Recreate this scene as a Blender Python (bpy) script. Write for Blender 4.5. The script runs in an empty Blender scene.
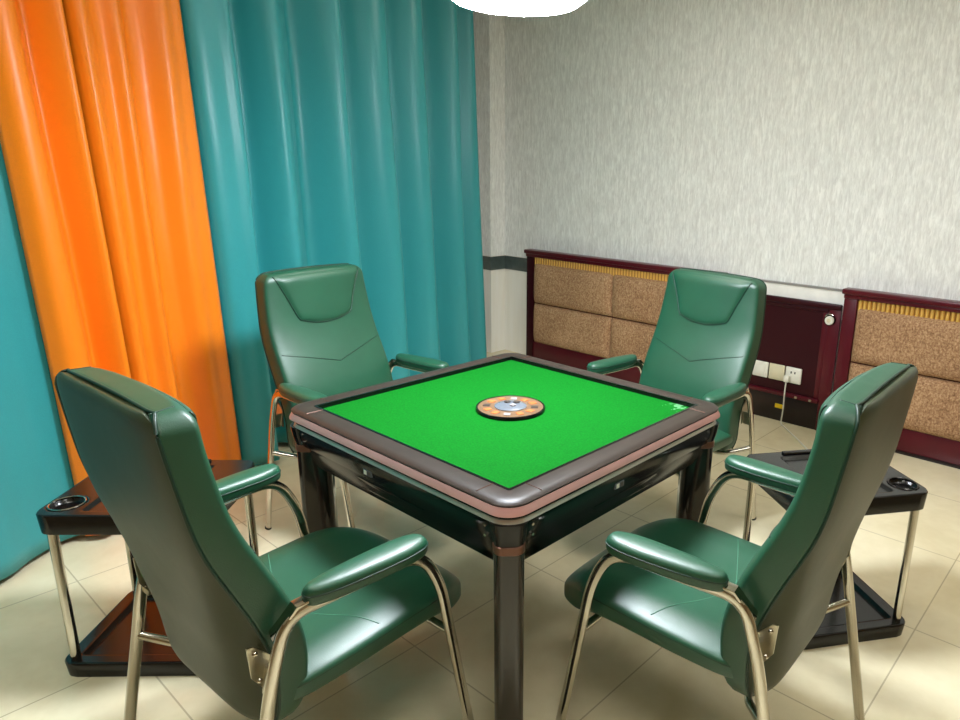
import bpy, bmesh, math, random
from mathutils import Vector, Matrix
random.seed(7)
C = bpy.context.scene.collection
PI = math.pi

# ------------------------------------------------------------------ materials
def lin(c):
    def f(v):
        v /= 255.0
        return v / 12.92 if v <= 0.04045 else ((v + 0.055) / 1.055) ** 2.4
    return (f(c[0]), f(c[1]), f(c[2]), 1.0)

class M:
    def __init__(s, name):
        s.m = bpy.data.materials.new(name); s.m.use_nodes = True
        s.t = s.m.node_tree; s.n = s.t.nodes; s.l = s.t.links
        s.p = s.n['Principled BSDF']
    def set(s, **k):
        for a, v in k.items(): s.p.inputs[a.replace('_', ' ')].default_value = v
        return s
    def coord(s, scale=(1, 1, 1), kind='Object'):
        tc = s.n.new('ShaderNodeTexCoord'); mp = s.n.new('ShaderNodeMapping')
        mp.inputs['Scale'].default_value = scale
        s.l.new(tc.outputs[kind], mp.inputs['Vector']); return mp.outputs['Vector']
    def noise(s, vec, scale, detail=3.0, rough=0.55, dist=0.0):
        n = s.n.new('ShaderNodeTexNoise'); n.inputs['Scale'].default_value = scale
        n.inputs['Detail'].default_value = detail; n.inputs['Roughness'].default_value = rough
        n.inputs['Distortion'].default_value = dist
        s.l.new(vec, n.inputs['Vector']); return n.outputs['Fac']
    def ramp(s, fac, stops):
        r = s.n.new('ShaderNodeValToRGB'); e = r.color_ramp.elements
        e[0].position, e[0].color = stops[0]; e[1].position, e[1].color = stops[-1]
        for p, c in stops[1:-1]:
            x = e.new(p); x.color = c
        s.l.new(fac, r.inputs['Fac']); return r.outputs['Color']
    def mix(s, fac, a, b):
        m = s.n.new('ShaderNodeMix'); m.data_type = 'RGBA'
        for sock, v in ((m.inputs[0], fac), (m.inputs[6], a), (m.inputs[7], b)):
            if hasattr(v, 'links'): s.l.new(v, sock)
            else: sock.default_value = v
        return m.outputs[2]
    def math(s, op, a, b=0.0):
        m = s.n.new('ShaderNodeMath'); m.operation = op
        for sock, v in ((m.inputs[0], a), (m.inputs[1], b)):
            if hasattr(v, 'links'): s.l.new(v, sock)
            else: sock.default_value = v
        return m.outputs[0]
    def color(s, out): s.l.new(out, s.p.inputs['Base Color']); return s
    def bump(s, h, strength=0.2, dist=0.01):
        b = s.n.new('ShaderNodeBump'); b.inputs['Strength'].default_value = strength
        b.inputs['Distance'].default_value = dist
        s.l.new(h, b.inputs['Height']); s.l.new(b.outputs['Normal'], s.p.inputs['Normal']); return s

def plain(name, rgb, rough=0.5, metal=0.0, spec=0.5, var=0.06, nscale=12.0, coat=0.0):
    m = M(name); c = lin(rgb)
    v = m.coord(); f = m.noise(v, nscale)
    a = tuple(max(0, x * (1 - var)) for x in c[:3]) + (1,); b = tuple(min(1, x * (1 + var)) for x in c[:3]) + (1,)
    m.color(m.ramp(f, [(0.3, a), (0.7, b)]))
    m.set(Roughness=rough, Metallic=metal)
    m.p.inputs['Specular IOR Level'].default_value = spec
    m.p.inputs['Coat Weight'].default_value = coat
    return m.m

def leather(name, rgb, rough=0.41):
    m = M(name); c = lin(rgb); v = m.coord()
    f = m.noise(v, 6, 4)
    a = tuple(x * 0.9 for x in c[:3]) + (1,); b = tuple(x * 1.1 for x in c[:3]) + (1,)
    m.color(m.ramp(f, [(0.3, a), (0.7, b)])).set(Roughness=rough)
    vo = m.n.new('ShaderNodeTexVoronoi'); vo.inputs['Scale'].default_value = 420
    m.l.new(v, vo.inputs['Vector'])
    big = m.noise(v, 9, 2)
    m.p.inputs['Specular IOR Level'].default_value = 0.7
    h = m.math('ADD', m.math('MULTIPLY', vo.outputs['Distance'], 0.12), m.math('MULTIPLY', big, 1.0))
    m.bump(h, 0.16, 0.012)
    return m.m

def curtain_mat(name, rgb):
    m = M(name); c = lin(rgb)
    v = m.coord((160, 160, 160)); f = m.noise(v, 3, 2)
    a = tuple(x * 0.92 for x in c[:3]) + (1,); b = tuple(min(1, x * 1.06) for x in c[:3]) + (1,)
    m.color(m.ramp(f, [(0.35, a), (0.65, b)])).set(Roughness=0.38)
    m.p.inputs['Specular IOR Level'].default_value = 0.55
    m.p.inputs['Sheen Weight'].default_value = 0.1
    m.p.inputs['Sheen Tint'].default_value = tuple(min(1, x * 1.2 + .2) for x in c[:3]) + (1,)
    w = m.coord((1, 1, 0.25)); m.bump(m.noise(w, 16, 3), 0.035, 0.02)
    return m.m

LEATHER = leather('green_leather', (24, 76, 53))
LEATHER_BACK = leather('shaded_olive_leather', (41, 53, 25), 0.45)  # same leather as the front; its shaded olive look is put into the colour
SEAM = plain('dark_green_piping', (18, 52, 38), 0.45)
STITCH = plain('pale_green_stitch', (70, 122, 98), 0.6)
CHROME = plain('chrome', (205, 200, 190), 0.13, 1.0, var=0.03)
SILVER = plain('satin_silver', (200, 198, 190), 0.42, 0.55)
STEEL = plain('brushed_steel_plate', (190, 184, 165), 0.3, 1.0)
BLACK = plain('black_gloss_plastic', (10, 10, 11), 0.16, spec=0.35)
LEGBROWN = plain('dark_brown_gloss', (26, 18, 15), 0.16, spec=0.5, coat=0.3)
RING = plain('bronze_ring', (112, 74, 58), 0.3, 0.3)
FRAME = plain('brown_grey_frame', (46, 37, 31), 0.42, 0.0, 0.35, var=0.12, nscale=30)
PINK = plain('rose_gold_strip', (224, 172, 172), 0.3, 0.15)
CARTM = plain('black_satin_plastic', (13, 12, 12), 0.2, spec=0.5)
WHITEP = plain('white_plastic', (228, 226, 212), 0.35)
CREAMP = plain('cream_plastic', (214, 206, 174), 0.4)
DARKHOLE = plain('black_slot', (12, 12, 12), 0.6)
YELLOW = plain('yellow_tag', (240, 205, 20), 0.5)
MAHOG = plain('mahogany_lacquer', (82, 12, 26), 0.32, spec=0.35, var=0.08, nscale=8, coat=0.08)
MAHOGD = plain('dark_mahogany_lacquer', (48, 5, 15), 0.4, spec=0.22, var=0.08, nscale=6, coat=0.0)
PLINTH = plain('near_black_lacquer', (24, 9, 11), 0.3)
GREYTILE = plain('dark_slate_band_tile', (78, 90, 87), 0.15, var=0.2, coat=0.6)
WHITEBAND = plain('white_ledge', (244, 243, 238), 0.4)
GREYLINE = plain('grey_metal_line', (140, 138, 136), 0.35)
BROWNW = plain('unseen_wall_brown', (150, 128, 92), 0.6)  # invented brown for the unseen walls, cuts the light they bounce back
CEIL = plain('white_ceiling', (240, 238, 230), 0.8)
TEAL = curtain_mat('teal_satin', (48, 150, 155))
ORANGE = curtain_mat('orange_satin', (246, 132, 18))
TAN = plain('tan_dial', (104, 80, 58), 0.3, var=0.15, nscale=60)
ORANGEDOT = plain('orange_mark', (176, 96, 44), 0.4)
GREYDOME = plain('grey_dome', (92, 97, 104), 0.2)
DARKMARK = plain('dark_mark', (52, 44, 38), 0.4)
PALEMARK = plain('white_mark', (140, 134, 134), 0.4)

def felt_mat():
    m = M('green_felt'); v = m.coord()
    f = m.noise(v, 220, 2)
    base = m.ramp(f, [(0.3, lin((0, 80, 14))), (0.7, lin((2, 95, 20)))])
    sx = m.n.new('ShaderNodeSeparateXYZ'); m.l.new(v, sx.inputs[0])
    # chalky worn scuff near one corner
    dx = m.math('SUBTRACT', sx.outputs[0], 0.36); dy = m.math('SUBTRACT', sx.outputs[1], 0.375)
    d = m.math('ADD', m.math('MULTIPLY', dx, dx), m.math('MULTIPLY', dy, dy))
    near = m.math('LESS_THAN', d, 0.0016)
    sp = m.math('GREATER_THAN', m.noise(v, 42, 2), 0.56)
    m.color(m.mix(m.math('MULTIPLY', m.math('MULTIPLY', near, sp), 0.22), base, lin((170, 225, 180))))
    m.set(Roughness=0.95); m.p.inputs['Specular IOR Level'].default_value = 0.1
    return m.m
FELT = felt_mat()

def wallpaper():
    m = M('streaked_grey_wallpaper')
    v = m.coord((60, 60, 9)); f = m.noise(v, 1.0, 4, 0.65, 0.6)
    v2 = m.coord((130, 130, 26)); g = m.noise(v2, 1.0, 3, 0.6, 0.4)
    s = m.math('ADD', m.math('MULTIPLY', f, 0.6), m.math('MULTIPLY', g, 0.4))
    m.color(m.ramp(s, [(0.36, lin((218, 218, 215))), (0.5, lin((235, 236, 233))), (0.62, lin((253, 254, 251)))]))
    m.set(Roughness=0.5); m.bump(s, 0.2, 0.01)
    return m.m
WALLP = wallpaper()

def wall_tile():
    m = M('cream_wall_tile'); v = m.coord((14, 14, 1.5)); f = m.noise(v, 1, 3)
    m.color(m.ramp(f, [(0.3, lin((245, 241, 228))), (0.7, lin((252, 250, 242)))])).set(Roughness=0.22)
    return m.m
WTILE = wall_tile()

def floor_mat():
    m = M('cream_floor_tile'); v = m.coord()
    f = m.noise(v, 2.2, 6, 0.62, 0.8); g = m.noise(v, 14, 4)
    s = m.math('ADD', m.math('MULTIPLY', f, 0.7), m.math('MULTIPLY', g, 0.3))
    c = m.ramp(s, [(0.36, lin((224, 212, 176))), (0.64, lin((238, 228, 196)))])
    sx = m.n.new('ShaderNodeSeparateXYZ'); m.l.new(v, sx.inputs[0])
    px = m.math('PINGPONG', m.math('ADD', sx.outputs[0], 60 - 0.45), 0.3)
    py = m.math('PINGPONG', m.math('ADD', sx.outputs[1], 60 + 0.885), 0.3)
    d = m.math('MINIMUM', px, py)
    gr = m.math('LESS_THAN', d, 0.0024)
    m.color(m.mix(m.math('MULTIPLY', gr, 0.5), c, lin((140, 124, 92))))
    m.set(Roughness=0.22); m.p.inputs['Specular IOR Level'].default_value = 0.45
    return m.m
FLOORM = floor_mat()

def fabric():
    m = M('brown_woven_upholstery')
    v = m.coord((1, 1, 1)); f = m.noise(v, 95, 5, 0.75)
    g = m.noise(m.coord((140, 140, 40)), 1, 2)
    b = m.noise(v, 3, 2)
    s = m.math('ADD', m.math('MULTIPLY', f, 0.62), m.math('ADD', m.math('MULTIPLY', g, 0.23), m.math('MULTIPLY', b, 0.15)))
    m.color(m.ramp(s, [(0.38, lin((116, 80, 52))), (0.5, lin((168, 129, 93))), (0.62, lin((206, 170, 130)))]))
    m.set(Roughness=0.85); m.bump(f, 0.25, 0.004)
    return m.m
FABRIC = fabric()

def slats():
    m = M('gold_ribbed_strip'); v = m.coord(); sx = m.n.new('ShaderNodeSeparateXYZ'); m.l.new(v, sx.inputs[0])
    p = m.math('PINGPONG', m.math('ADD', sx.outputs[0], 20.0), 0.0125)
    q = m.math('DIVIDE', p, 0.0125)
    m.color(m.ramp(q, [(0.2, lin((176, 126, 54))), (0.5, lin((228, 182, 92)))])).set(Roughness=0.4)
    m.bump(q, 0.6, 0.006)
    return m.m
SLATS = slats()

def emit(name, rgb, strength):
    m = M(name); c = lin(rgb)
    f = m.noise(m.coord(), 5)
    m.l.new(m.ramp(f, [(0, c), (1, c)]), m.p.inputs['Emission Color'])
    m.p.inputs['Emission Strength'].default_value = strength
    m.set(Base_Color=c)
    return m.m

# ------------------------------------------------------------------ mesh helpers
def link(name, bm, mat, parent=None, smooth=True, angle=40, loc=None):
    bmesh.ops.remove_doubles(bm, verts=bm.verts, dist=1e-6)
    bmesh.ops.recalc_face_normals(bm, faces=bm.faces)
    me = bpy.data.meshes.new(name); bm.to_mesh(me); bm.free()
    mats = mat if isinstance(mat, (list, tuple)) else [mat]
    for x in mats: me.materials.append(x)
    if smooth:
        me.polygons.foreach_set('use_smooth', [True] * len(me.polygons))
        me.set_sharp_from_angle(angle=math.radians(angle))
    o = bpy.data.objects.new(name, me); C.objects.link(o)
    if parent: o.parent = parent
    if loc: o.location = loc
    return o

def thing(name, label, cat, loc=(0, 0, 0), rz=0.0, group=None):
    o = bpy.data.objects.new(name, None); o.empty_display_size = 0.05; C.objects.link(o)
    o.location = loc; o.rotation_euler = (0, 0, rz); o['label'] = label; o['category'] = cat
    if group: o['group'] = group
    return o
def tag(o, label, cat, group=None):
    o['label'] = label; o['category'] = cat
    if group: o['group'] = group
    return o
def struct(o): o['kind'] = 'structure'; return o

def dup(root, loc, rz, label, group=None):
    r = root.copy(); C.objects.link(r); r.location = loc; r.rotation_euler = (0, 0, rz); r['label'] = label
    if group: r['group'] = group
    for ch in list(root.children):
        c = ch.copy(); C.objects.link(c); c.parent = r
        for g in list(ch.children):
            d = g.copy(); C.objects.link(d); d.parent = c
    return r

def rings(bm, rs, cap=True, close=True, mi=0):
    vs = [[bm.verts.new(p) for p in r] for r in rs]
    n = len(rs[0])
    for a, b in zip(vs[:-1], vs[1:]):
        for i in range(n if close else n - 1):
            j = (i + 1) % n
            f = bm.faces.new((a[i], a[j], b[j], b[i])); f.material_index = mi
    if cap:
        for r in (vs[0], vs[-1]):
            try: f = bm.faces.new(r); f.material_index = mi
            except ValueError: pass
    return vs

def box(bm, x0, x1, y0, y1, z0, z1, bev=0.0, seg=2):
    b = bmesh.new()
    bmesh.ops.create_cube(b, size=1.0)
    for v in b.verts:
        v.co = Vector(((x0 + x1) / 2 + v.co.x * (x1 - x0), (y0 + y1) / 2 + v.co.y * (y1 - y0), (z0 + z1) / 2 + v.co.z * (z1 - z0)))
    if bev > 0:
        bmesh.ops.bevel(b, geom=list(b.edges), offset=bev, segments=seg, profile=0.5, affect='EDGES')
    me = bpy.data.meshes.new('tmp'); b.to_mesh(me); b.free(); bm.from_mesh(me); bpy.data.meshes.remove(me)

def smoothpath(pts, rad, seg=7):
    """polyline with rounded corners"""
    P = [Vector(p) for p in pts]; out = [P[0]]
    for i in range(1, len(P) - 1):
        a, b, c = P[i - 1], P[i], P[i + 1]
        r = rad[i - 1] if isinstance(rad, (list, tuple)) else rad
        u = (a - b); w = (c - b); lu, lw = u.length, w.length
        t = min(r, lu * 0.49, lw * 0.49)
        p0 = b + u.normalized() * t; p2 = b + w.normalized() * t
        for k in range(seg + 1):
            s = k / seg
            out.append(p0 * (1 - s) ** 2 + b * 2 * s * (1 - s) + p2 * s * s)
    out.append(P[-1]); return out

def sweep(bm, path, a, b, ref=(0, 1, 0), n=14, e=2.0):
    """section: half-size a along ref, b across; superellipse exponent e"""
    ref = Vector(ref); rs = []
    for i, p in enumerate(path):
        t = (path[min(i + 1, len(path) - 1)] - path[max(i - 1, 0)]).normalized()
        r = (ref - t * ref.dot(t))
        if r.length < 1e-4:
            r = Vector((1, 0, 0)) - t * t.x
        r.normalize(); s = t.cross(r)
        ring = []
        for k in range(n):
            q = 2 * PI * k / n; cc, ss = math.cos(q), math.sin(q)
            x = a * math.copysign(abs(cc) ** (2 / e), cc); y = b * math.copysign(abs(ss) ** (2 / e), ss)
            ring.append(p + r * x + s * y)
        rs.append(ring)
    rings(bm, rs)

def cyl(bm, c, r, z0, z1, n=24, r2=None, bev=0.0):
    r2 = r if r2 is None else r2
    prof = [(r, z0), (r2, z1)] if bev == 0 else [(r - bev, z0), (r, z0 + bev), (r2, z1 - bev), (r2 - bev, z1)]
    rings(bm, [[Vector((c[0] + q * math.cos(2 * PI * k / n), c[1] + q * math.sin(2 * PI * k / n), z)) for k in range(n)] for q, z in prof])

def lathe(bm, prof, n=40, c=(0, 0, 0)):
    rings(bm, [[Vector((c[0] + max(r, 1e-5) * math.cos(2 * PI * k / n), c[1] + max(r, 1e-5) * math.sin(2 * PI * k / n), c[2] + z)) for k in range(n)] for r, z in prof])

def rrect(hx, hy, r, seg=8):
    """rounded rectangle outline"""
    out = []
    for cx, cy, a0 in ((hx - r, hy - r, 0), (-hx + r, hy - r, 90), (-hx + r, -hy + r, 180), (hx - r, -hy + r, 270)):
        for k in range(seg + 1):
            a = math.radians(a0 + 90 * k / seg); out.append((cx + r * math.cos(a), cy + r * math.sin(a)))
    return out

def interp(tab, z):
    if z <= tab[0][0]: return tab[0][1]
    for (a, u), (b, v) in zip(tab[:-1], tab[1:]):
        if z <= b:
            s = (z - a) / (b - a); return u + (v - u) * s
    return tab[-1][1]
def sinterp(tab, z):
    """Catmull-Rom style smooth interpolation"""
    n = len(tab)
    if z <= tab[0][0]: return tab[0][1]
    if z >= tab[-1][0]: return tab[-1][1]
    for i in range(n - 1):
        if z <= tab[i + 1][0]:
            x0, y0 = tab[i]; x1, y1 = tab[i + 1]; h = x1 - x0
            m0 = (tab[i + 1][1] - tab[i - 1][1]) / (tab[i + 1][0] - tab[i - 1][0]) if i > 0 else (y1 - y0) / h
            m1 = (tab[i + 2][1] - y0) / (tab[i + 2][0] - x0) if i < n - 2 else (y1 - y0) / h
            t = (z - x0) / h
            return (2*t**3-3*t*t+1)*y0 + (t**3-2*t*t+t)*h*m0 + (-2*t**3+3*t*t)*y1 + (t**3-t*t)*h*m1

def se(q, n):
    c, s = math.cos(q), math.sin(q)
    return math.copysign(abs(c) ** (2 / n), c), math.copysign(abs(s) ** (2 / n), s)

# ------------------------------------------------------------------ room
WALL_Y = 2.62
H = 2.8
def leftx(y): return -1.856 - 0.286 * y - 0.36
bm = bmesh.new()
f = [(-4.2, -3.8), (3.4, -3.8), (3.4, 2.75), (-4.2, 2.75)]
rings(bm, [[Vector((x, y, -0.1)) for x, y in f], [Vector((x, y, 0)) for x, y in f]])
struct(link('floor', bm, FLOORM, smooth=False))
bm = bmesh.new()
rings(bm, [[Vector((x, y, H)) for x, y in f], [Vector((x, y, H + 0.1)) for x, y in f]])
struct(link('ceiling', bm, CEIL, smooth=False))
bm = bmesh.new()
box(bm, -4.2, 3.4, WALL_Y, WALL_Y + 0.13, 0.0, 0.815)
for p in bm.faces: p.material_index = 1
n0 = len(bm.faces)
box(bm, -4.2, 3.4, WALL_Y, WALL_Y + 0.13, 0.815, H)
bm.faces.ensure_lookup_table()
for p in bm.faces[n0:]: p.material_index = 0
struct(link('wall_back', bm, [WALLP, WTILE], smooth=False))
bm = bmesh.new()
a, b = (leftx(-3.8), -3.8), (leftx(2.75), 2.75)
q = [a, b, (b[0] - 0.12, b[1]), (a[0] - 0.12, a[1])]
rings(bm, [[Vector((x, y, 0)) for x, y in q], [Vector((x, y, H)) for x, y in q]])
struct(link('wall_left', bm, WALLP, smooth=False))
bm = bmesh.new(); box(bm, 3.4, 3.5, -3.8, 2.75, 0, H); struct(link('wall_right', bm, BROWNW, smooth=False))
bm = bmesh.new(); box(bm, -4.2, 3.4, -3.9, -3.8, 0, H); struct(link('wall_front', bm, BROWNW, smooth=False))
# boxed-in pillar in the corner behind the curtain
PX, PY = -2.715, 2.46
bm = bmesh.new()
box(bm, -3.3, PX, PY, WALL_Y, 0.0, 0.815)
for p in bm.faces: p.material_index = 1
n0 = len(bm.faces)
box(bm, -3.3, PX, PY, WALL_Y, 0.815, H)
bm.faces.ensure_lookup_table()
for p in bm.faces[n0:]: p.material_index = 0
struct(link('wall_pillar', bm, [WALLP, WTILE], smooth=False))
bm = bmesh.new()
box(bm, -3.3, PX + 0.006, PY - 0.006, PY, 0.70, 0.81)
box(bm, PX, PX + 0.006, PY, WALL_Y, 0.70, 0.81)
box(bm, PX + 0.006, -2.30, WALL_Y - 0.006, WALL_Y, 0.70, 0.81)
struct(link('trim_1', bm, GREYTILE, smooth=False))
bm = bmesh.new()
box(bm, -0.72, 0.16, WALL_Y - 0.02, WALL_Y, 0.70, 0.865)
for p in bm.faces: p.material_index = 0
n0 = len(bm.faces)
box(bm, -0.72, 0.16, WALL_Y - 0.026, WALL_Y, 0.865, 0.877)
bm.faces.ensure_lookup_table()
for p in bm.faces[n0:]: p.material_index = 1
struct(link('trim_2', bm, [WHITEBAND, GREYLINE], smooth=False))

# ------------------------------------------------------------------ headboards
HB = WALL_Y - 0.062          # front plane
def cushion(x0, x1, z0, z1, parent):
    bm = bmesh.new(); nx, nz = 28, 16
    cx, cz, hx, hz = (x0 + x1) / 2, (z0 + z1) / 2, (x1 - x0) / 2, (z1 - z0) / 2
    g = []
    for j in range(nz + 1):
        row = []
        v = -1 + 2 * j / nz; v = math.sin(v * PI / 2)
        for i in range(nx + 1):
            u = -1 + 2 * i / nx; u = math.sin(u * PI / 2)
            d = ((1 - abs(u) ** 10) * (1 - abs(v) ** 5)) ** 0.5
            row.append(bm.verts.new((cx + u * hx, HB + 0.014 - 0.05 * d, cz + v * hz)))
        g.append(row)
    for j in range(nz):
        for i in range(nx): bm.faces.new((g[j][i], g[j][i+1], g[j+1][i+1], g[j+1][i]))
    # closed back
    edge = [g[0][i] for i in range(nx + 1)] + [g[j][nx] for j in range(1, nz + 1)] + [g[nz][i] for i in range(nx - 1, -1, -1)] + [g[j][0] for j in range(nz - 1, 0, -1)]
    bm.faces.new(edge)
    return link('cushion', bm, FABRIC, parent, angle=70)

def headboard(x0, x1, cols, label):
    t = thing('headboard', label, 'headboard', ((x0 + x1) / 2, HB + 0.03, 0), 0, 'upholstered headboards along the wall')
    ox, oy = (x0 + x1) / 2, HB + 0.03
    parts = []
    bm = bmesh.new(); box(bm, x0 + 0.01, x1 - 0.01, HB + 0.016, WALL_Y - 0.002, 0, 0.85); parts.append(link('back_board', bm, MAHOG, t))
    bm = bmesh.new(); box(bm, x0 - 0.012, x1 + 0.012, HB - 0.028, WALL_Y - 0.002, 0.862, 0.893, 0.008)
    box(bm, x0 - 0.002, x1 + 0.002, HB - 0.014, WALL_Y - 0.002, 0.838, 0.864, 0.006); parts.append(link('top_rail', bm, MAHOG, t))
    for a, b in ((x0, x0 + 0.075), (x1 - 0.075, x1)):
        bm = bmesh.new(); box(bm, a, b, HB - 0.004, WALL_Y - 0.002, 0, 0.842, 0.004)
        parts.append(link('post', bm, MAHOG if x0 > 0 else MAHOGD, t))
    bm = bmesh.new()
    xa, xb = x0 + 0.075, x1 - 0.075
    w = 0.025; k = int((xb - xa) / w); 
    for i in range(k):
        a = xa + (xb - xa) * i / k; b = xa + (xb - xa) * (i + 1) / k
        rr = []
        for zz in (0.775, 0.84):
            rr.append([Vector((a, HB + 0.016, zz))] + [Vector(((a + b) / 2 - (b - a) / 2 * math.cos(PI * q / 6), HB + 0.016 - 0.014 * math.sin(PI * q / 6) , zz)) for q in range(1, 6)] + [Vector((b, HB + 0.016, zz))])
        rings(bm, rr)
    parts.append(link('ribbed_strip', bm, SLATS, t))
    xs = [xa + (xb - xa) * c for c in cols]
    for a, b in zip(xs[:-1], xs[1:]):
        parts.append(cushion(a + 0.002, b - 0.002, 0.474, 0.79, t)); parts.append(cushion(a + 0.002, b - 0.002, 0.150, 0.468, t))
    bm = bmesh.new(); box(bm, xa, xb, HB + 0.002, WALL_Y - 0.002, 0.018, 0.15, 0.003); parts.append(link('lower_panel', bm, MAHOG, t))
    bm = bmesh.new(); box(bm, x0, x1, HB - 0.004, WALL_Y - 0.002, 0, 0.018, 0.002); parts.append(link('plinth', bm, PLINTH, t))
    for o in parts: o.location = (-ox, -oy, 0)
    return t
headboard(-2.40, -0.66, [0, 0.494, 1.0], 'mahogany framed headboard with brown cushions in the corner behind the two far armchairs')
headboard(0.121, 2.30, [0, 0.385, 0.77, 1.0], 'mahogany framed headboard with brown cushions at the right edge, behind the right armchair')

# wall panel between them
PF = WALL_Y - 0.035
t = thing('wall_panel', 'dark mahogany bedside wall panel with sockets between the two brown headboards', 'wall panel', (-0.27, WALL_Y - 0.02, 0))
pp = []
bm = bmesh.new(); box(bm, -0.655, 0.105, PF + 0.008, WALL_Y - 0.021, 0.17, 0.78); pp.append(link('panel_board', bm, MAHOGD, t))
bm = bmesh.new(); box(bm, -0.655, 0.105, PF - 0.012, WALL_Y - 0.021, 0.755, 0.79, 0.006); box(bm, -0.655, 0.03, PF, WALL_Y - 0.021, 0.73, 0.757, 0.004); pp.append(link('top_rail', bm, MAHOGD, t))
bm = bmesh.new(); box(bm, 0.035, 0.105, PF - 0.004, WALL_Y - 0.021, 0.0, 0.757, 0.004); box(bm, 0.0, 0.037, PF + 0.002, WALL_Y - 0.021, 0.19, 0.735, 0.004); pp.append(link('stile', bm, MAHOG, t))
bm = bmesh.new(); box(bm, -0.655, 0.035, PF - 0.012, WALL_Y - 0.021, 0.17, 0.196, 0.005); pp.append(link('ledge', bm, MAHOG, t))
bm = bmesh.new(); box(bm, -0.655, 0.035, PF + 0.004, WALL_Y - 0.021, 0.0, 0.17, 0.002); pp.append(link('base_board', bm, PLINTH, t))
for x in (-0.11, -0.02):
    bm = bmesh.new(); box(bm, x, x + 0.016, PF - 0.018, PF - 0.011, 0.176, 0.19, 0.002); pp.append(link('clip', bm, STEEL, t))
for o in pp: o.location = (0.27, -(WALL_Y - 0.02), 0)

# dial on the panel
def ycyl(bm, x, z, r, y0, y1, n=28, bev=0.0):
    prof = [(r, y0), (r, y1)] if not bev else [(r - bev, y0), (r, y0 + bev), (r, y1)]
    rings(bm, [[Vector((x + q * math.cos(2*PI*k/n), y, z + q * math.sin(2*PI*k/n))) for k in range(n)] for q, y in prof])
t = thing('wall_dial', 'round white dial with a chrome arc at the upper right of the dark panel', 'dial', (0.045, PF - 0.0, 0.695))
bm = bmesh.new(); ycyl(bm, 0, 0, 0.036, -0.004, 0.004); link('backplate', bm, DARKHOLE, t)
bm = bmesh.new(); ycyl(bm, 0, -0.004, 0.026, -0.020, -0.003, bev=0.004); k = link('knob', bm, WHITEP, t)
bm = bmesh.new(); ycyl(bm, 0, -0.004, 0.012, -0.0225, -0.019, bev=0.001); link('cap', bm, CREAMP, k)
for a0, a1 in ((60, 110), (118, 150)):
    bm = bmesh.new(); sweep(bm, [Vector((0.033 * math.cos(math.radians(a0 + (a1 - a0) * i / 8)), -0.006, 0.033 * math.sin(math.radians(a0 + (a1 - a0) * i / 8)))) for i in range(9)], 0.004, 0.004, n=8)
    link('chrome_arc', bm, CHROME, t)

# sockets
SZ = 0.315
def plate(x, kind, label):
    t = thing('wall_socket', label, 'wall socket', (x, PF + 0.008, SZ), 0, 'wall plates in a row on the dark panel')
    bm = bmesh.new(); box(bm, -0.051, 0.051, -0.016, 0, -0.05, 0.05, 0.006, 3); link('cover_plate', bm, CREAMP if kind == 1 else WHITEP, t)
    if kind == 0:
        bm = bmesh.new(); box(bm, -0.03, 0.03, -0.02, -0.015, -0.036, 0.036, 0.003); link('rocker_switch', bm, WHITEP, t)
    elif kind == 1:
        bm = bmesh.new(); box(bm, -0.04, 0.04, -0.019, -0.015, -0.04, 0.04, 0.003); link('blank_insert', bm, CREAMP, t)
    else:
        bm = bmesh.new(); box(bm, -0.042, 0.042, -0.0185, -0.015, -0.042, 0.042, 0.003); link('socket_face', bm, WHITEP, t)
        for dx in (-0.012, 0.012):
            bm = bmesh.new(); box(bm, dx - 0.004, dx + 0.004, -0.0195, -0.018, 0.012, 0.026); link('slot', bm, DARKHOLE, t)
    return t
plate(-0.355, 0, 'white switch plate, leftmost of the three plates on the dark panel')
plate(-0.246, 1, 'cream blank plate in the middle of the three plates on the dark panel')
plate(-0.137, 2, 'white socket plate with the power plug in it, rightmost of three on the dark panel')
t = thing('power_cord', 'white plug and cord hanging from the rightmost socket down to the floor', 'power cord', (-0.165, PF - 0.015, SZ - 0.02))
bm = bmesh.new(); box(bm, -0.017, 0.017, -0.032, 0.0, -0.022, 0.02, 0.008, 3); link('plug', bm, WHITEP, t)
bm = bmesh.new()
sweep(bm, smoothpath([(0, -0.02, -0.018), (0.0, -0.026, -0.09), (0.004, -0.03, -0.20), (0.0, -0.035, -0.2905), (0.17, -0.20, -0.2905), (0.36, -0.40, -0.2905)], [0.05, 0.05, 0.02, 0.02]), 0.0045, 0.0045, n=8)
link('cord', bm, WHITEP, t)
bm = bmesh.new(); box(bm, -0.03, 0.03, -0.002, 0.002, -0.014, 0.014, 0.001)
tag(link('cable_tag', bm, YELLOW, None, loc=(-0.205, PF + 0.0, 0.098)), 'small yellow tag on the dark base board beside the white cord', 'tag')

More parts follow.
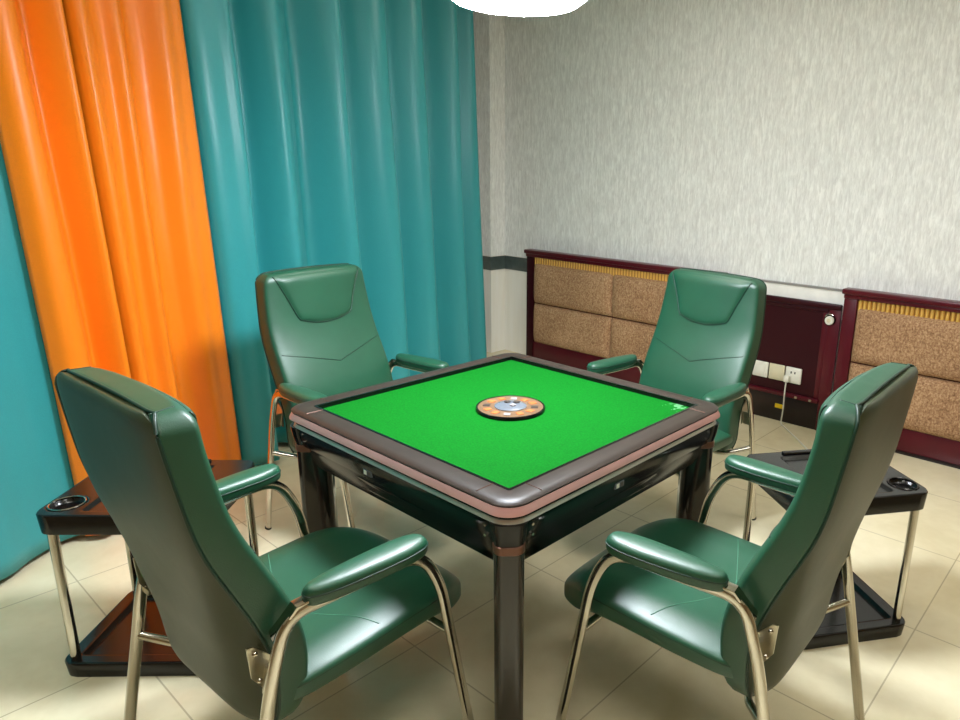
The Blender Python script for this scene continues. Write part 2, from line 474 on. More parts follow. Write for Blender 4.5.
# ------------------------------------------------------------------ curtains
KD = Vector((-0.286, 1.0, 0)).normalized(); KN = Vector((1.0, 0.286, 0)).normalized()   # along / towards the room
def curve_y(y): return Vector((-1.856 - 0.286 * y, y, 0))
def curtain(name, label, ctrl, mat, cat='curtain', amp=1.0, lean=0.0, seed=0, hem=0.03, group=None):
    """ctrl: (y, offset towards the room); vertical folds that loosen towards the hem"""
    rnd = random.Random(seed); y0, y1 = ctrl[0][0], ctrl[-1][0]
    n = int((y1 - y0) / 0.009); nz = 44
    ph = [rnd.uniform(0, 6.28) for _ in range(6)]
    bm = bmesh.new(); g = []
    for j in range(nz + 1):
        u = j / nz; z = hem + (H - 0.012 - hem) * u
        row = []
        for i in range(n + 1):
            y = y0 + (y1 - y0) * i / n
            # folds wander a little with height, widen to the bottom
            edge = min(1.0, (y - y0) / 0.12, (y1 - y) / 0.12); edge = max(0, edge)
            yy = y + edge * (0.011 * math.sin(1.3 * z + ph[0] + 3 * y) + 0.005 * math.sin(3.1 * z + ph[1] - 5 * y))
            o = sinterp(ctrl, yy) * amp * (1.0 + 0.15 * (1 - u))
            o += 0.004 * math.sin(19 * y + ph[2] + 0.5 * z) + 0.0012 * math.sin(47 * y + ph[3] - 0.5 * z) + 0.0008 * math.sin(17 * z + 9 * y + ph[4]) * edge
            t_ = min(1, max(0, (y - 1.0) / 1.1)); yf = y + (0.075 + 0.085 * t_ * t_) * (0.5 - u)
            p = curve_y(yf) + KN * o
            row.append(bm.verts.new((p.x, p.y, z)))
        g.append(row)
    for j in range(nz):
        for i in range(n): bm.faces.new((g[j][i], g[j][i+1], g[j+1][i+1], g[j+1][i]))
    o = link(name, bm, mat, angle=180)
    md = o.modifiers.new('cloth_thickness', 'SOLIDIFY'); md.thickness = 0.004; md.offset = -1
    return tag(o, label, cat, group)
A, B = 0.045, -0.045
curtain('curtain', 'teal curtain at the left edge of the picture, beside the orange ones',
        [(-2.3, 0), (-2.15, A), (-2.0, B), (-1.85, A), (-1.7, B), (-1.55, A*.8), (-1.4, B), (-1.25, A*.6), (-1.12, 0.03), (-1.0, -0.005), (-0.9, -0.03), (-0.84, -0.03), (-0.80, -0.02)], TEAL, seed=1, amp=1.25)
curtain('curtain', 'narrow orange curtain panel next to the left teal curtain, with a deep red-orange fold',
        [(-0.812, 0.0), (-0.775, 0.035), (-0.72, 0.03), (-0.675, -0.025), (-0.635, -0.045), (-0.60, 0.0), (-0.570, 0.03), (-0.549, 0.008)], ORANGE, seed=2, amp=1.30)
curtain('curtain', 'wide orange curtain panel between the narrow orange one and the large teal curtain',
        [(-0.547, -0.03), (-0.53, 0.0), (-0.505, 0.03), (-0.45, 0.0), (-0.41, -0.005), (-0.375, 0.022), (-0.32, -0.018), (-0.26, -0.016), (-0.205, 0.024), (-0.15, 0.012), (-0.11, 0.01), (-0.088, -0.004)], ORANGE, seed=3, amp=1.35)
curtain('curtain', 'large teal curtain hanging behind the far left armchair up to the wall corner',
        [(-0.086, -0.03), (-0.05, 0.012), (0.03, 0.03), (0.08, 0.04), (0.15, -0.02), (0.22, -0.05), (0.30, 0.03), (0.35, 0.035), (0.47, -0.02), (0.58, -0.06), (0.68, 0.03), (0.74, 0.045), (0.83, -0.02), (0.90, -0.05), (1.02, 0.035), (1.10, 0.045),
         (1.18, -0.01), (1.24, -0.035), (1.34, 0.045), (1.42, 0.05), (1.55, -0.05), (1.64, -0.06), (1.74, 0.035), (1.79, 0.04), (1.86, -0.05), (1.92, -0.03), (2.0, 0.03), (2.06, 0.015), (2.10, -0.03)], TEAL, seed=4, amp=1.8)

# ------------------------------------------------------------------ mahjong table
T = thing('mahjong_table', 'square mahjong table with green felt, brown frame and glossy black sides', 'table')
def rloft(name, secs, mat, parent, cap=True, seg=8, angle=35):
    if not cap: secs = secs + [secs[0]]          # closed loop: a ring-shaped strip
    bm = bmesh.new(); rings(bm, [[Vector((x, y, z)) for x, y in rrect(h, h, r, seg)] for h, r, z in secs], cap=cap)
    return link(name, bm, mat, parent, angle=angle)
rloft('apron', [(0.425, 0.05, 0.598), (0.436, 0.055, 0.600), (0.452, 0.06, 0.640), (0.455, 0.06, 0.668), (0.466, 0.06, 0.672), (0.474, 0.06, 0.70), (0.476, 0.06, 0.736), (0.472, 0.06, 0.752)], BLACK, T)
rloft('chrome_line', [(0.470, 0.06, 0.731), (0.4795, 0.06, 0.7315), (0.4810, 0.06, 0.733), (0.4800, 0.06, 0.736), (0.4765, 0.06, 0.7415), (0.470, 0.06, 0.743)], SILVER, T, False)
rloft('shadow_gap', [(0.470, 0.06, 0.742), (0.476, 0.06, 0.7425), (0.476, 0.06, 0.754), (0.470, 0.06, 0.754)], BLACK, T, False)
rloft('rose_strip', [(0.470, 0.06, 0.7535), (0.4845, 0.06, 0.754), (0.4885, 0.06, 0.756), (0.4885, 0.06, 0.759), (0.4850, 0.06, 0.769), (0.4825, 0.06, 0.775), (0.480, 0.06, 0.7755)], PINK, T, False)
rloft('dark_line', [(0.470, 0.06, 0.7745), (0.4815, 0.06, 0.775), (0.4815, 0.06, 0.779), (0.47, 0.06, 0.7795)], BLACK, T, False)
FI = 0.418
bm = bmesh.new()
S = []
for h, r, z in ((FI, 0.004, 0.770), (0.482, 0.058, 0.7775), (0.483, 0.058, 0.7805), (0.478, 0.055, 0.7855), (0.462, 0.05, 0.7875), (FI + 0.004, 0.006, 0.7875), (FI, 0.004, 0.785), (FI, 0.004, 0.770)):
    S.append([Vector((x, y, z)) for x, y in rrect(h, h, r)])
rings(bm, S, cap=False); link('frame', bm, FRAME, T)
for sx in (-1, 1):
    for sy in (-1, 1):
        for a, b in (((FI + 0.003, FI - 0.05), (0.474, FI - 0.05)), ((FI - 0.05, FI + 0.003), (FI - 0.05, 0.474))):
            p = Vector((sx * a[0], sy * a[1], 0.7879)); q = Vector((sx * b[0], sy * b[1], 0.7876))
            bm = bmesh.new(); sweep(bm, [p, q], 0.0012, 0.0006, ref=(0, 0, 1), n=6)
            link('corner_joint', bm, RING, T)
rloft('inner_shadow_strip', [(FI + 0.003, 0.004, 0.770), (FI + 0.003, 0.006, 0.7882), (FI - 0.004, 0.004, 0.7882), (FI - 0.005, 0.004, 0.770)], BLACK, T, False)  # added black strip stands in for the shadow line around the sunken felt
bm = bmesh.new(); box(bm, -FI, FI, -FI, FI, 0.755, 0.7745); link('felt', bm, FELT, T, smooth=False)
for sx in (-1, 1):
    for sy in (-1, 1):
        ang = math.atan2(sy, sx); rad = 0.600
        cx, cy = rad * math.cos(ang), rad * math.sin(ang)
        def sec(hx, hy, r, z, off=0.0):
            return [Vector((cx + (x + off) * math.cos(ang) - y * math.sin(ang), cy + (x + off) * math.sin(ang) + y * math.cos(ang), z)) for x, y in rrect(hx, hy, r, 6)]
        bm = bmesh.new(); rings(bm, [sec(0.043, 0.031, 0.02, 0.0), sec(0.048, 0.035, 0.024, 0.004), sec(0.050, 0.0355, 0.025, 0.655)])
        lg = link('leg', bm, LEGBROWN, T)
        bm = bmesh.new(); rings(bm, [sec(0.0505, 0.036, 0.025, 0.652), sec(0.053, 0.037, 0.026, 0.654), sec(0.053, 0.037, 0.026, 0.672), sec(0.0505, 0.036, 0.025, 0.674)])
        link('ring', bm, RING, lg)
        bm = bmesh.new(); rings(bm, [sec(0.050, 0.0355, 0.025, 0.672), sec(0.056, 0.040, 0.028, 0.70, 0.002), sec(0.060, 0.045, 0.03, 0.733, 0.002)])
        link('leg_head', bm, BLACK, lg)
# score-stick drawers with little display plates
for k in range(4):
    R4 = Matrix.Rotation(k * PI / 2, 4, 'Z')
    bm = bmesh.new(); box(bm, -0.15, 0.15, -0.457, -0.44, 0.612, 0.655, 0.006)
    for v in bm.verts: v.co.y -= (v.co.z - 0.655) * 0.37
    bm.transform(R4); link('drawer', bm, BLACK, T)
    bm = bmesh.new(); box(bm, -0.085, -0.045, -0.4755, -0.47, 0.687, 0.705, 0.002); bm.transform(R4); d = link('display_plate', bm, GREYDOME, T)
    for dx in (-0.074, -0.056):
        bm = bmesh.new(); box(bm, dx - 0.006, dx + 0.006, -0.4762, -0.4752, 0.690, 0.702); bm.transform(R4); link('window', bm, WHITEP if dx < -0.06 else DARKMARK, d)
    for dx in (-0.40, 0.40):
        for dz in (0.69, 0.715):
            bm = bmesh.new(); ycyl(bm, dx, dz, 0.0035, -0.478, -0.47, 10)
            bm.transform(R4); link('screw', bm, CHROME, T)
# central dice dial
bm = bmesh.new(); lathe(bm, [(0.0, 0.775), (0.108, 0.775), (0.108, 0.782), (0.106, 0.7855), (0.102, 0.7855), (0.1005, 0.783), (0.0, 0.783)]); D = link('dice_dial', bm, BLACK, T)
bm = bmesh.new(); lathe(bm, [(0.0, 0.782), (0.101, 0.782), (0.101, 0.7845), (0.0, 0.7855)]); link('dial_plate', bm, TAN, D)
bm = bmesh.new(); lathe(bm, [(0.0, 0.784), (0.050, 0.784), (0.050, 0.787), (0.044, 0.790), (0.03, 0.792), (0.0, 0.793)]); link('dice_dome', bm, GREYDOME, D)
for k in range(12):
    a = k * PI / 6 + 0.13
    bm = bmesh.new(); box(bm, 0.064, 0.086, -0.010, 0.010, 0.7845, 0.7865, 0.0008)
    bm.transform(Matrix.Rotation(a, 4, 'Z'))
    link('dial_button', bm, PALEMARK if k in (4, 10) else DARKMARK if k % 3 == 1 else ORANGEDOT, D)
for x, y in ((-0.018, 0.004), (0.016, -0.006), (0.004, 0.022)):
    bm = bmesh.new(); box(bm, x - 0.008, x + 0.008, y - 0.008, y + 0.008, 0.787, 0.7965, 0.002); link('die', bm, PALEMARK if x > 0.01 else DARKMARK, D)

# ------------------------------------------------------------------ armchair
XF = [(0.33, -0.03), (0.40, 0.0), (0.47, 0.012), (0.52, 0.014), (0.56, 0.008), (0.62, -0.008), (0.68, -0.032), (0.74, -0.060), (0.80, -0.088), (0.86, -0.110), (0.92, -0.124), (1.0, -0.136), (1.09, -0.143)]
XP = [(0.33, -0.075), (0.40, -0.070), (0.47, -0.068), (0.52, -0.072), (0.58, -0.088), (0.66, -0.118), (0.74, -0.152), (0.80, -0.176), (0.86, -0.192), (0.92, -0.202), (1.0, -0.213), (1.09, -0.223)]
XR = [(0.33, -0.088), (0.36, -0.104), (0.40, -0.112), (0.46, -0.120), (0.52, -0.130), (0.58, -0.144), (0.66, -0.160), (0.74, -0.180), (0.80, -0.196), (0.86, -0.208), (0.92, -0.217), (1.0, -0.227), (1.09, -0.236)]
WB = [(0.33, 0.215), (0.40, 0.246), (0.47, 0.252), (0.60, 0.254), (0.75, 0.253), (0.85, 0.25), (0.95, 0.243), (1.03, 0.236), (1.09, 0.231)]
ZT = 1.083
def topz(y):     # crown of the back
    return ZT - 0.10 * y * y
def capk(z, zt, r):
    if z <= zt - r: return 0.0
    q = (z - (zt - r)) / r; q = min(1.0, q)
    return r * (1 - math.sqrt(max(0.0, 1 - q * q)))
ZS = [0.345 + (ZT - 0.041 - 0.345) * i / 40 for i in range(41)] + [ZT - 0.041 + 0.041 * math.sin(PI / 2 * k / 12) for k in range(1, 13)]
def back_ring(z, fx, bx, wtab, n=72, ex=7.0, r=0.036, bot=0.345):
    zz = z
    ins = capk(z, ZT, r) + (max(0, 0.03 - math.sqrt(max(0, 0.03**2 - (0.03 - min(0.03, z - bot))**2))))
    xf, xb = fx(z) - ins * 0.75, bx(z) + ins * 0.75
    w = sinterp(wtab, z) - max(ins, capk(z, ZT, 0.04))
    cx, d = (xf + xb) / 2, max(0.004, (xf - xb) / 2)
    out = []
    for k in range(n):
        q_ = 2 * PI * k / n
        cs, sn = se(q_, ex if math.cos(q_) > 0 else 16.0)
        y = w * sn
        crown = 0.012 * (1 - (y / max(w, .01)) ** 2) * (1 if cs > 0 else 0.2) * max(0, cs)
        out.append(Vector((cx + d * cs + crown, y, zz - (0.12 * y * y if z > 0.95 else 0) * (z - 0.95) / 0.13)))
    return out
def front_x(y, z):
    xf, xb = sinterp(XF, z), sinterp(XP, z); w = sinterp(WB, z)
    i_ = capk(z, ZT, 0.036) * 0.75; xf -= i_; xb += i_; w -= capk(z, ZT, 0.04)
    cx, d = (xf + xb) / 2, (xf - xb) / 2
    s = min(0.999, abs(y) / w)
    cs = (1 - s ** 7.0) ** (1 / 7.0)
    return cx + d * cs + 0.012 * (1 - s * s) * cs

def build_chair():
    t = thing('armchair', '', 'armchair', group='green leather armchairs around the mahjong table')
    # padded back, rear shell
    bm = bmesh.new()
    rings(bm, [back_ring(z, lambda q: sinterp(XF, q), lambda q: sinterp(XP, q), WB) for z in ZS])
    back = link('backrest', bm, LEATHER, t, angle=180)
    bm = bmesh.new(); rs = []
    for z in ZS:
        ins = capk(z, ZT, 0.03) + max(0, 0.03 - math.sqrt(max(0, 0.03**2 - (0.03 - min(0.03, z - 0.345))**2)))
        xb, xr, w = sinterp(XP, z) + 0.004, 0.0, sinterp(WB, z) - 0.003 - max(ins, capk(z, ZT - 0.001, 0.04))
        xr = xb + (sinterp(XR, z) - xb) * (1 - min(1, ins / 0.03) ** 1.5)
        ring = []
        n = 40
        for k in range(n + 1):
            s = -1 + 2 * k / n; s = math.sin(s * PI / 2)
            ring.append(Vector((xb - (xb - xr) * (1 - abs(s) ** 5.5), w * s, z - (0.12 * (w * s) ** 2 * (z - 0.95) / 0.13 if z > 0.95 else 0))))
        rs.append(ring + [Vector((xb + 0.01, w * 0.9, ring[0].z)), Vector((xb + 0.01, -w * 0.9, ring[0].z))])
    rings(bm, rs); link('back_panel', bm, LEATHER_BACK, t, angle=60)
    # piping round the rear edge of the padded back
    path = []
    def pipe_pt(s, z):
        ins = capk(z, ZT, 0.036); w = sinterp(WB, z) - 0.002 - capk(z, ZT, 0.04)
        y = s * w
        return Vector((sinterp(XP, z) + 0.002 + ins * .6, y, z - (0.12 * y * y * (z - 0.95) / 0.13 if z > 0.95 else 0)))
    for z in [0.36 + 0.682 * i / 40 for i in range(41)]: path.append(pipe_pt(-1, z))
    for k in range(1, 9): path.append(pipe_pt(-1, ZT - 0.041 + 0.0405 * math.sin(PI / 2 * k / 8)))
    zl = ZT - 0.003
    p0 = path[-1]
    for k in range(1, 20):
        y = p0.y * (1 - 2 * k / 20); path.append(Vector((p0.x - 0.004, y, p0.z + 0.12 * (p0.y ** 2 - y * y))))
    half = [Vector((p.x, -p.y, p.z)) for p in path[:49]][::-1]
    path = path + half
    bm = bmesh.new(); sweep(bm, path, 0.0034, 0.0034, ref=(0, 0.3, 1), n=8); link('piping', bm, SEAM, back, angle=180)
    for sy in (-1, 1):       # cross seams where the top strip meets the side strips
        pts = []
        for i in range(15):
            y = sy * (0.186 + 0.012 * i / 14); x = -0.166 - 0.048 * i / 14
            pts.append(Vector((x, y, ZT - 0.12 * y * y - 0.0003)))
        bm = bmesh.new(); sweep(bm, pts, 0.0013, 0.0013, ref=(0, 0, 1), n=6); link('top_seam', bm, SEAM, back, angle=180)
    # head cushion (raised, smile-shaped lower edge)
    zt_, zb_ = 1.071, 0.868
    def hw(v):      # half width at v: 0 bottom .. 1 top
        return 0.118 + 0.072 * v + 0.012 * v * v
    bm = bmesh.new(); nu, nv = 30, 22; g = []
    rim = []
    for j in range(nv + 1):
        row = []
        v = j / nv
        for i in range(nu + 1):
            u = -1 + 2 * i / nu
            sag = 0.022 * (abs(u) ** 2.6)               # lower corners turn up
            zc = zb_ + (zt_ - zb_) * v + sag * (1 - v) ** 1.5
            vv = max(0.0, (zc - zb_) / (zt_ - zb_))
            w = hw(vv) * (1 - 0.14 * max(0, 1 - vv / 0.22) ** 2)
            y = u * w
            e = (1 - abs(u) ** 6) * (1 - (1 - v) ** 8) * (1 - v ** 10)
            row.append(bm.verts.new((front_x(y, zc) + 0.001 + 0.013 * max(0, e) ** 0.5, y, zc - (0.12 * y * y * (zc - 0.95) / 0.13 if zc > 0.95 else 0))))
        g.append(row)
    for j in range(nv):
        for i in range(nu): bm.faces.new((g[j][i], g[j][i+1], g[j+1][i+1], g[j+1][i]))
    rim = [Vector(g[j][0].co) for j in range(nv, 0, -1)] + [Vector(g[0][i].co) for i in range(nu + 1)] + [Vector(g[j][nu].co) for j in range(1, nv + 1)]
    link('headrest', bm, LEATHER, back, angle=180)
    bm = bmesh.new(); sweep(bm, [p + Vector((0.0005, 0, 0)) for p in rim], 0.0026, 0.0026, ref=(1, 0, 0), n=8); link('headrest_seam', bm, SEAM, back, angle=180)
    # V seam across the middle of the back
    bm = bmesh.new()
    pts = []
    for i in range(41):
        y = -0.236 + 0.472 * i / 40; z = 0.708 + 0.062 * (abs(y) / 0.236) ** 0.9
        pts.append(Vector((front_x(y, z) + 0.0002, y, z)))
    sweep(bm, pts, 0.0016, 0.0016, ref=(1, 0, 0), n=8); link('back_seam', bm, SEAM, back, angle=180)
    # seat
    WS = [(-0.045, 0.246), (0.0, 0.258), (0.1, 0.264), (0.25, 0.264), (0.345, 0.262), (0.39, 0.252), (0.43, 0.232), (0.47, 0.209), (0.492, 0.196), (0.506, 0.188)]
    ZTOP = [(-0.045, 0.455), (0.05, 0.462), (0.15, 0.466), (0.25, 0.470), (0.35, 0.472), (0.41, 0.467), (0.45, 0.452), (0.475, 0.436), (0.494, 0.418), (0.506, 0.400)]
    ZBOT = [(-0.045, 0.392), (0.1, 0.394), (0.33, 0.394), (0.38, 0.378), (0.42, 0.355), (0.46, 0.342), (0.49, 0.341), (0.506, 0.352)]
    def seat_top(x, y):
        w = sinterp(WS, x); s = min(1, abs(y) / w)
        f = max(0.0, min(1.0, (0.46 - x) / 0.08))
        return 0.008 * math.exp(-((s - 0.70) / 0.2) ** 2) * f - 0.006 * math.exp(-(s / 0.45) ** 2) * f
    bm = bmesh.new(); rs = []
    xs = [-0.045 + 0.495 * i / 34 for i in range(35)] + [0.462, 0.473, 0.484, 0.493, 0.499, 0.503, 0.5055, 0.506]
    n = 60
    for x in xs:
        w, zt, zb = interp(WS, x) if x > 0.33 else sinterp(WS, x), sinterp(ZTOP, x), sinterp(ZBOT, x)
        k = max(0, (x - 0.488) / 0.018); sh = 0.0 if k <= 0 else 0.02 * (1 - math.sqrt(max(0, 1 - min(1, k) ** 2)))
        zc, d = (zt + zb) / 2, max(0.003, (zt - zb) / 2 - sh * 0.5)
        ring = []
        for i in range(n):
            cs, sn = se(2 * PI * i / n, 5.0)
            y = (w - sh) * cs
            ring.append(Vector((x, y, zc + d * sn + (seat_top(x, y) if sn > 0.5 else 0))))
        rs.append(ring)
    rings(bm, rs); seat = link('seat', bm, LEATHER, t, angle=180)
    def st(x, y):
        w, zt, zb = sinterp(WS, x), sinterp(ZTOP, x), sinterp(ZBOT, x)
        s = min(0.999, abs(y) / w); sn = (1 - s ** 5) ** 0.2
        return (zt + zb) / 2 + (zt - zb) / 2 * sn + (seat_top(x, y) if sn > 0.5 else 0)
    for s in (-1, 1):
        bm = bmesh.new(); pts = []
        for i in range(25):
            y = s * (0.002 + 0.238 * i / 24); x = 0.085 + 0.105 * (i / 24) ** 1.1
            pts.append(Vector((x, y, st(x, y) + 0.0002)))
        sweep(bm, pts, 0.0013, 0.0013, ref=(0, 0, 1), n=6)
        link('seat_seam', bm, STITCH, seat, angle=180)
    for s in (-1, 1):
        bm = bmesh.new(); pts = []
        for i in range(30):
            x = -0.03 + 0.43 * i / 29; w = sinterp(WS, x); y = s * w * 0.985
            pts.append(Vector((x, y + s * 0.0015, st(x, s * w * 0.93) - 0.016)))
        sweep(bm, pts, 0.0022, 0.0022, ref=(0, 0, 1), n=6)
        link('seat_piping', bm, SEAM, seat, angle=180)
    # chrome side frames: front leg, arm bar and rear leg in one bent tube
    for s in (-1, 1):
        bm = bmesh.new()
        path = smoothpath([(-0.205, s * 0.290, 0.0), (-0.103, s * 0.288, 0.50), (-0.058, s * 0.288, 0.640), (0.05, s * 0.291, 0.636), (0.266, s * 0.305, 0.636), (0.322, s * 0.305, 0.535), (0.420, s * 0.308, 0.0)], [0.05, 0.07, 0.05, 0.07, 0.07], 8)
        sweep(bm, path, 0.0088, 0.0138, ref=(0, 1, 0), n=18, e=2.6)
        fr = link('side_frame', bm, CHROME, t, angle=60)
        for x, sl in ((-0.205, 0.19), (0.420, -0.18)):
            bm = bmesh.new(); sweep(bm, [Vector((x, s * (0.290 if x < 0 else 0.308), 0.0)), Vector((x + sl * 0.008, s * (0.290 if x < 0 else 0.308), 0.009))], 0.010, 0.0152, ref=(0, 1, 0), n=16, e=2.6)
            link('foot_cap', bm, DARKHOLE, fr)
        # arm pad
        bm = bmesh.new(); rs = []
        N = 44
        prof = [(0.80, 0.624), (0.93, 0.627), (0.99, 0.634), (1.0, 0.645), (0.985, 0.651), (0.94, 0.6565), (0.82, 0.6615), (0.60, 0.6645), (0.30, 0.666), (0.03, 0.6665)]
        def outline(k):
            q = 2 * PI * k / N; cs, sn = se(q, 2.8)
            x = 0.142 + 0.153 * cs
            w = 0.037 + 0.0065 * (x - 0.142) / 0.15
            return x, w * sn
        for k_, z in prof:
            ring = []
            for k in range(N):
                x, y = outline(k)
                ox = 0.142 + (x - 0.142) * (1 - (1 - k_) * 0.25 if k_ > 0.5 else 0.875 - (0.5 - k_) * 1.6)
                ring.append(Vector((ox * 0.965 - 0.007, s * (0.290 + 0.05 * (ox + 0.01)) + y * k_, z + 0.019 + 0.10 * max(0, z - 0.65))))
            rs.append(ring)
        rings(bm, rs); pad = link('arm_pad', bm, LEATHER, t, angle=180)
        bm = bmesh.new(); pts = []
        for k in range(N + 1):
            x, y = outline(k % N); pts.append(Vector((x * 0.965 - 0.007, s * (0.290 + 0.05 * (x + 0.01)) + y * 1.005, 0.6665)))
        sweep(bm, pts, 0.0017, 0.0017, ref=(0, 0, 1), n=6); link('arm_piping', bm, SEAM, pad, angle=180)
        # clamp behind the pad and the plate that carries the back
        bm = bmesh.new(); sweep(bm, [Vector((-0.008, s * 0.288, 0.656)), Vector((-0.036, s * 0.286, 0.654)), Vector((-0.060, s * 0.280, 0.625)), Vector((-0.076, s * 0.264, 0.596))], 0.014, 0.004, ref=(0, 1, 0), n=10, e=5)
        link('arm_clamp', bm, CHROME, t)
        bm = bmesh.new()
        q = [(-0.124, 0.590), (-0.112, 0.588), (-0.076, 0.548), (-0.082, 0.478), (-0.098, 0.484), (-0.120, 0.520)]
        rings(bm, [[Vector((x, s * y, z)) for x, z in q] for y in (0.2525, 0.2565)])
        rings(bm, [[Vector((x, s * y, z)) for x, z in ((-0.092, 0.535), (-0.082, 0.535), (-0.094, 0.478), (-0.104, 0.478))] for y in (0.2565, 0.284)])
        pl = link('back_bracket', bm, STEEL, t, smooth=False)
        for z in (0.572, 0.508):
            bm = bmesh.new(); bmesh.ops.create_uvsphere(bm, u_segments=10, v_segments=6, radius=0.006)
            bm.transform(Matrix.Translation((-0.108 + (z - 0.54) * 0.06 - (0.004 if z > .54 else -0.004), s * 0.257, z)))
            link('screw', bm, CHROME, pl)
    bm = bmesh.new(); sweep(bm, smoothpath([(-0.128, -0.289, 0.368), (-0.05, -0.20, 0.333), (-0.05, 0.20, 0.333), (-0.128, 0.289, 0.368)], 0.04), 0.0105, 0.0105, ref=(0, 0, 1), n=12); link('rear_crossbar', bm, CHROME, t, angle=60)
    bm = bmesh.new(); sweep(bm, [Vector((0.350, -0.306, 0.382)), Vector((0.350, 0.306, 0.382))], 0.0105, 0.0105, ref=(0, 0, 1), n=12); link('front_crossbar', bm, CHROME, t, angle=60)
    for s in (-1, 1):
        bm = bmesh.new(); box(bm, -0.06, 0.36, s * 0.16 - 0.012, s * 0.16 + 0.012, 0.378, 0.397, 0.003); link('seat_rail', bm, DARKHOLE, t)
    return t
ch = build_chair()
R = math.radians
ch['label'] = 'green leather armchair nearest on the left, its dark olive back turned towards us'
ch.location = (-0.007, -0.852, 0); ch.rotation_euler = (0, 0, R(93.0))
dup(ch, (0.858, 0.052, 0), R(182.0), 'green leather armchair on the right seen from the side, back towards the right headboard')
dup(ch, (-1.044, 0.075, 0), R(5.8), 'green leather armchair at the far left, in front of the large teal curtain')
dup(ch, (-0.032, 1.088, 0), R(-95.0), 'green leather armchair at the far right, in front of the dark wall panel')

# ------------------------------------------------------------------ side tables
def tray_mesh(hx, hy, r, z0, z1, cups, recess, rim=0.0):
    """closed tray: outline rounded rectangle, top a height field with sunk cup holes and a sunk middle"""
    bm = bmesh.new(); nx, ny = 110, 90
    def top(x, y):
        d = 0.0
        for cx, cy, cr in cups:
            q = math.hypot(x - cx, y - cy)
            d = max(d, 0.016 * min(1, max(0, (cr - q) / 0.006 + .5)))
        (rx0, rx1, ry0, ry1), dep = recess
        e = min(x - rx0, rx1 - x, y - ry0, ry1 - y)
        d = max(d, dep * min(1, max(0, e / 0.008)))
        return z1 - d
    def half(y):
        a = abs(y)
        if a <= hy - r: return hx
        return hx - r + math.sqrt(max(0, r * r - (a - (hy - r)) ** 2))
    g = []
    for j in range(ny + 1):
        y = -hy + 2 * hy * j / ny; w = half(y) if abs(y) < hy - 1e-6 else hx - r
        row = []
        for i in range(nx + 1):
            x = w * (-1 + 2 * i / nx)
            ed = min(w - abs(x), hy - abs(y)); fil = 0.005 * (1 - min(1, ed / 0.005)) ** 2
            row.append(bm.verts.new((x, y, top(x, y) - fil)))
        g.append(row)
    for j in range(ny):
        for i in range(nx): bm.faces.new((g[j][i], g[j][i+1], g[j+1][i+1], g[j+1][i]))
    edge = [g[0][i] for i in range(nx + 1)] + [g[j][nx] for j in range(1, ny + 1)] + [g[ny][i] for i in range(nx - 1, -1, -1)] + [g[j][0] for j in range(ny - 1, 0, -1)]
    low = [bm.verts.new((v.co.x * 0.985, v.co.y * 0.985, z0)) for v in edge]
    k = len(edge)
    for i in range(k):
        j = (i + 1) % k; bm.faces.new((edge[i], edge[j], low[j], low[i]))
    bm.faces.new(low)
    return bm
def side_table(label):
    hx, hy = 0.238, 0.198
    t = thing('side_table', label, 'side table', group='black tea side tables beside the mahjong table')
    cups = [(-0.18, -0.122, 0.045), (0.18, -0.122, 0.045)]
    link('tray_top', tray_mesh(hx, hy, 0.045, 0.472, 0.532, cups, ((-0.115, 0.115, -0.165, 0.15), 0.010)), CARTM, t, angle=50)
    tp = t.children[0]
    for cx, cy, cr in cups:
        bm = bmesh.new(); pts = [Vector((cx + cr * math.cos(2*PI*k/28), cy + cr * math.sin(2*PI*k/28), 0.5325)) for k in range(29)]
        sweep(bm, pts, 0.0026, 0.0026, ref=(0, 0, 1), n=6); link('cup_ring', bm, CHROME if cx < 0 else CARTM, tp)
    bm = bmesh.new(); box(bm, -0.09, 0.09, 0.162, 0.186, 0.530, 0.540, 0.004); link('handle', bm, CARTM, tp)
    link('tray_base', tray_mesh(hx, hy, 0.045, 0.0, 0.048, [], ((-0.195, 0.195, -0.155, 0.155), 0.016)), CARTM, t, angle=50)
    for sx in (-1, 1):
        for sy in (-1, 1):
            bm = bmesh.new(); cyl(bm, (sx * 0.205, sy * 0.165), 0.0135, 0.044, 0.476, 20); link('pole', bm, CHROME, t)
    return t
def frm(tip, u_deg, hx, hy): pass
# right-hand table: long edge runs away from the tip at 233 deg
ca = side_table('black two-tier side table on the right, half hidden by the right armchair')
a = R(53.0); u = Vector((math.cos(a), math.sin(a), 0)); w = Vector((-math.sin(a), math.cos(a), 0))
ctr = Vector((1.045, 0.865, 0)) - u * 0.238 + w * 0.198
ca.location = ctr; ca.rotation_euler = (0, 0, a)
a2 = R(43.0); u = Vector((math.cos(a2), math.sin(a2), 0)); w = Vector((-math.sin(a2), math.cos(a2), 0))
ctr = Vector((-0.81, -1.075, 0)) + u * 0.238 + w * 0.198
dup(ca, ctr, a2, 'black two-tier side table on the left under the orange curtain, behind the near left armchair')

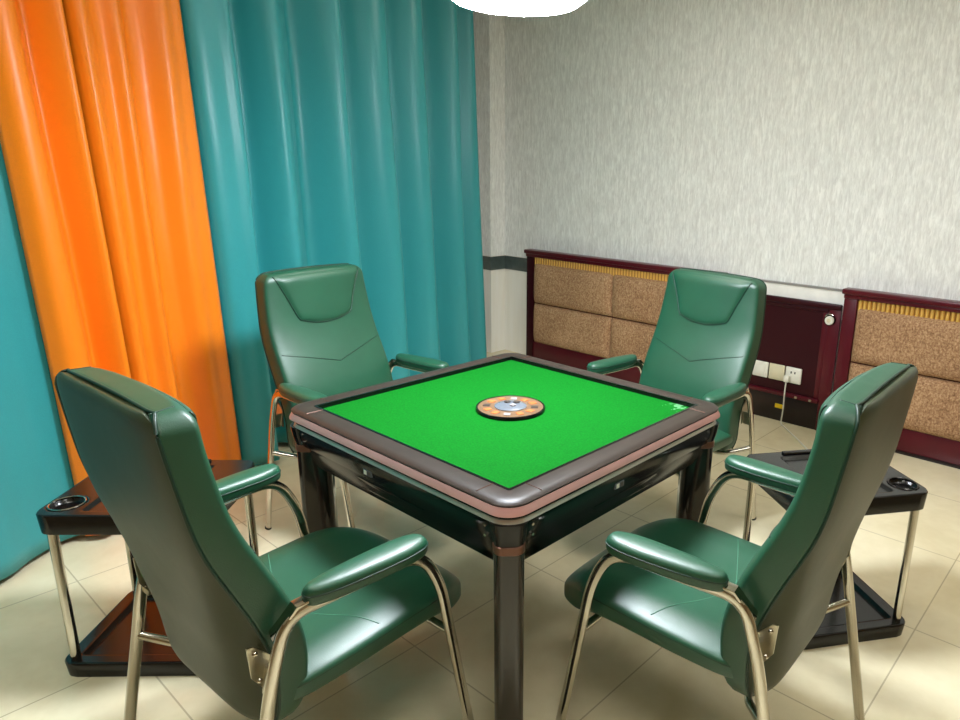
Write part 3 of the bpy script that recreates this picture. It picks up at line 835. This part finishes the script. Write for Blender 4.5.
# ------------------------------------------------------------------ lamps
LAMP = emit('lamp_diffuser_glow', (238, 246, 255), 62.0)
PANEL = emit('added_ceiling_glow', (255, 251, 242), 5.5)
t = thing('pendant_lamp', 'glowing white pendant lamp hanging above the mahjong table', 'lamp', (-0.015, 0.035, 1.92))
bm = bmesh.new(); lathe(bm, [(0.0, 0.0), (0.12, 0.002), (0.17, 0.012), (0.195, 0.030), (0.20, 0.045), (0.0, 0.045)], 48); link('diffuser', bm, LAMP, t)
bm = bmesh.new(); lathe(bm, [(0.205, 0.042), (0.21, 0.05), (0.20, 0.075), (0.10, 0.10), (0.03, 0.115), (0.0, 0.116)], 48); link('lamp_shade', bm, WHITEP, t)
bm = bmesh.new(); cyl(bm, (0, 0), 0.004, 0.11, H - 1.92 - 0.02, 8); link('cord', bm, WHITEP, t)
bm = bmesh.new(); cyl(bm, (0, 0), 0.05, H - 1.92 - 0.03, H - 1.92 - 0.001, 24); link('canopy', bm, WHITEP, t)
def added_ceiling_light(x, y, label):  # unseen fixtures added to brighten the room
    t = thing('added_ceiling_light', label, 'ceiling light', (x, y, H - 0.001), 0, 'added unseen ceiling lights')
    bm = bmesh.new(); box(bm, -0.31, 0.31, -0.31, 0.31, -0.03, 0, 0.004); link('light_frame', bm, WHITEP, t)
    bm = bmesh.new(); box(bm, -0.285, 0.285, -0.285, 0.285, -0.035, -0.025, 0.002); link('diffuser', bm, PANEL, t)
    return t
added_ceiling_light(1.4, -1.2, 'added unseen square ceiling light above the camera side of the room')
added_ceiling_light(1.5, 1.2, 'added unseen square ceiling light above the right headboard side of the room')
added_ceiling_light(-0.55, 1.1, 'added unseen square ceiling light above the corner with the two far armchairs')
added_ceiling_light(-0.4, -1.3, 'added unseen square ceiling light above the near left armchair')

# ------------------------------------------------------------------ world, camera
wd = bpy.data.worlds.new('world'); bpy.context.scene.world = wd; wd.use_nodes = True
wd.node_tree.nodes['Background'].inputs[0].default_value = (0.9, 0.95, 1, 1)
wd.node_tree.nodes['Background'].inputs[1].default_value = 0.3

f_px, yaw, pitch, roll = 690.843, 2.265635, 0.265440, 0.0263404
cx, cy = 94.5498, 0.54173
fw = Vector((math.cos(yaw) * math.cos(pitch), math.sin(yaw) * math.cos(pitch), -math.sin(pitch)))
r0 = Vector((math.sin(yaw), -math.cos(yaw), 0)); u0 = r0.cross(fw)
r1 = r0 * math.cos(roll) + u0 * math.sin(roll); u1 = -r0 * math.sin(roll) + u0 * math.cos(roll)
cd = bpy.data.cameras.new('camera'); cam = bpy.data.objects.new('camera', cd); C.objects.link(cam)
cd.sensor_fit = 'HORIZONTAL'; cd.sensor_width = 36.0; cd.lens = f_px / 960 * 36.0
cd.shift_x = -cx / 960; cd.shift_y = cy / 960; cd.clip_start = 0.02
mw = Matrix((r1, u1, -fw)).transposed().to_4x4(); mw.translation = Vector((1.451098, -1.436452, 0.709596 + 0.78))
cam.matrix_world = mw
sc = bpy.context.scene; sc.camera = cam
sc.view_settings.view_transform = 'Standard'; sc.view_settings.look = 'None'
sc.view_settings.exposure = 1.6; sc.view_settings.gamma = 1.0
sc.cycles.use_denoising = True
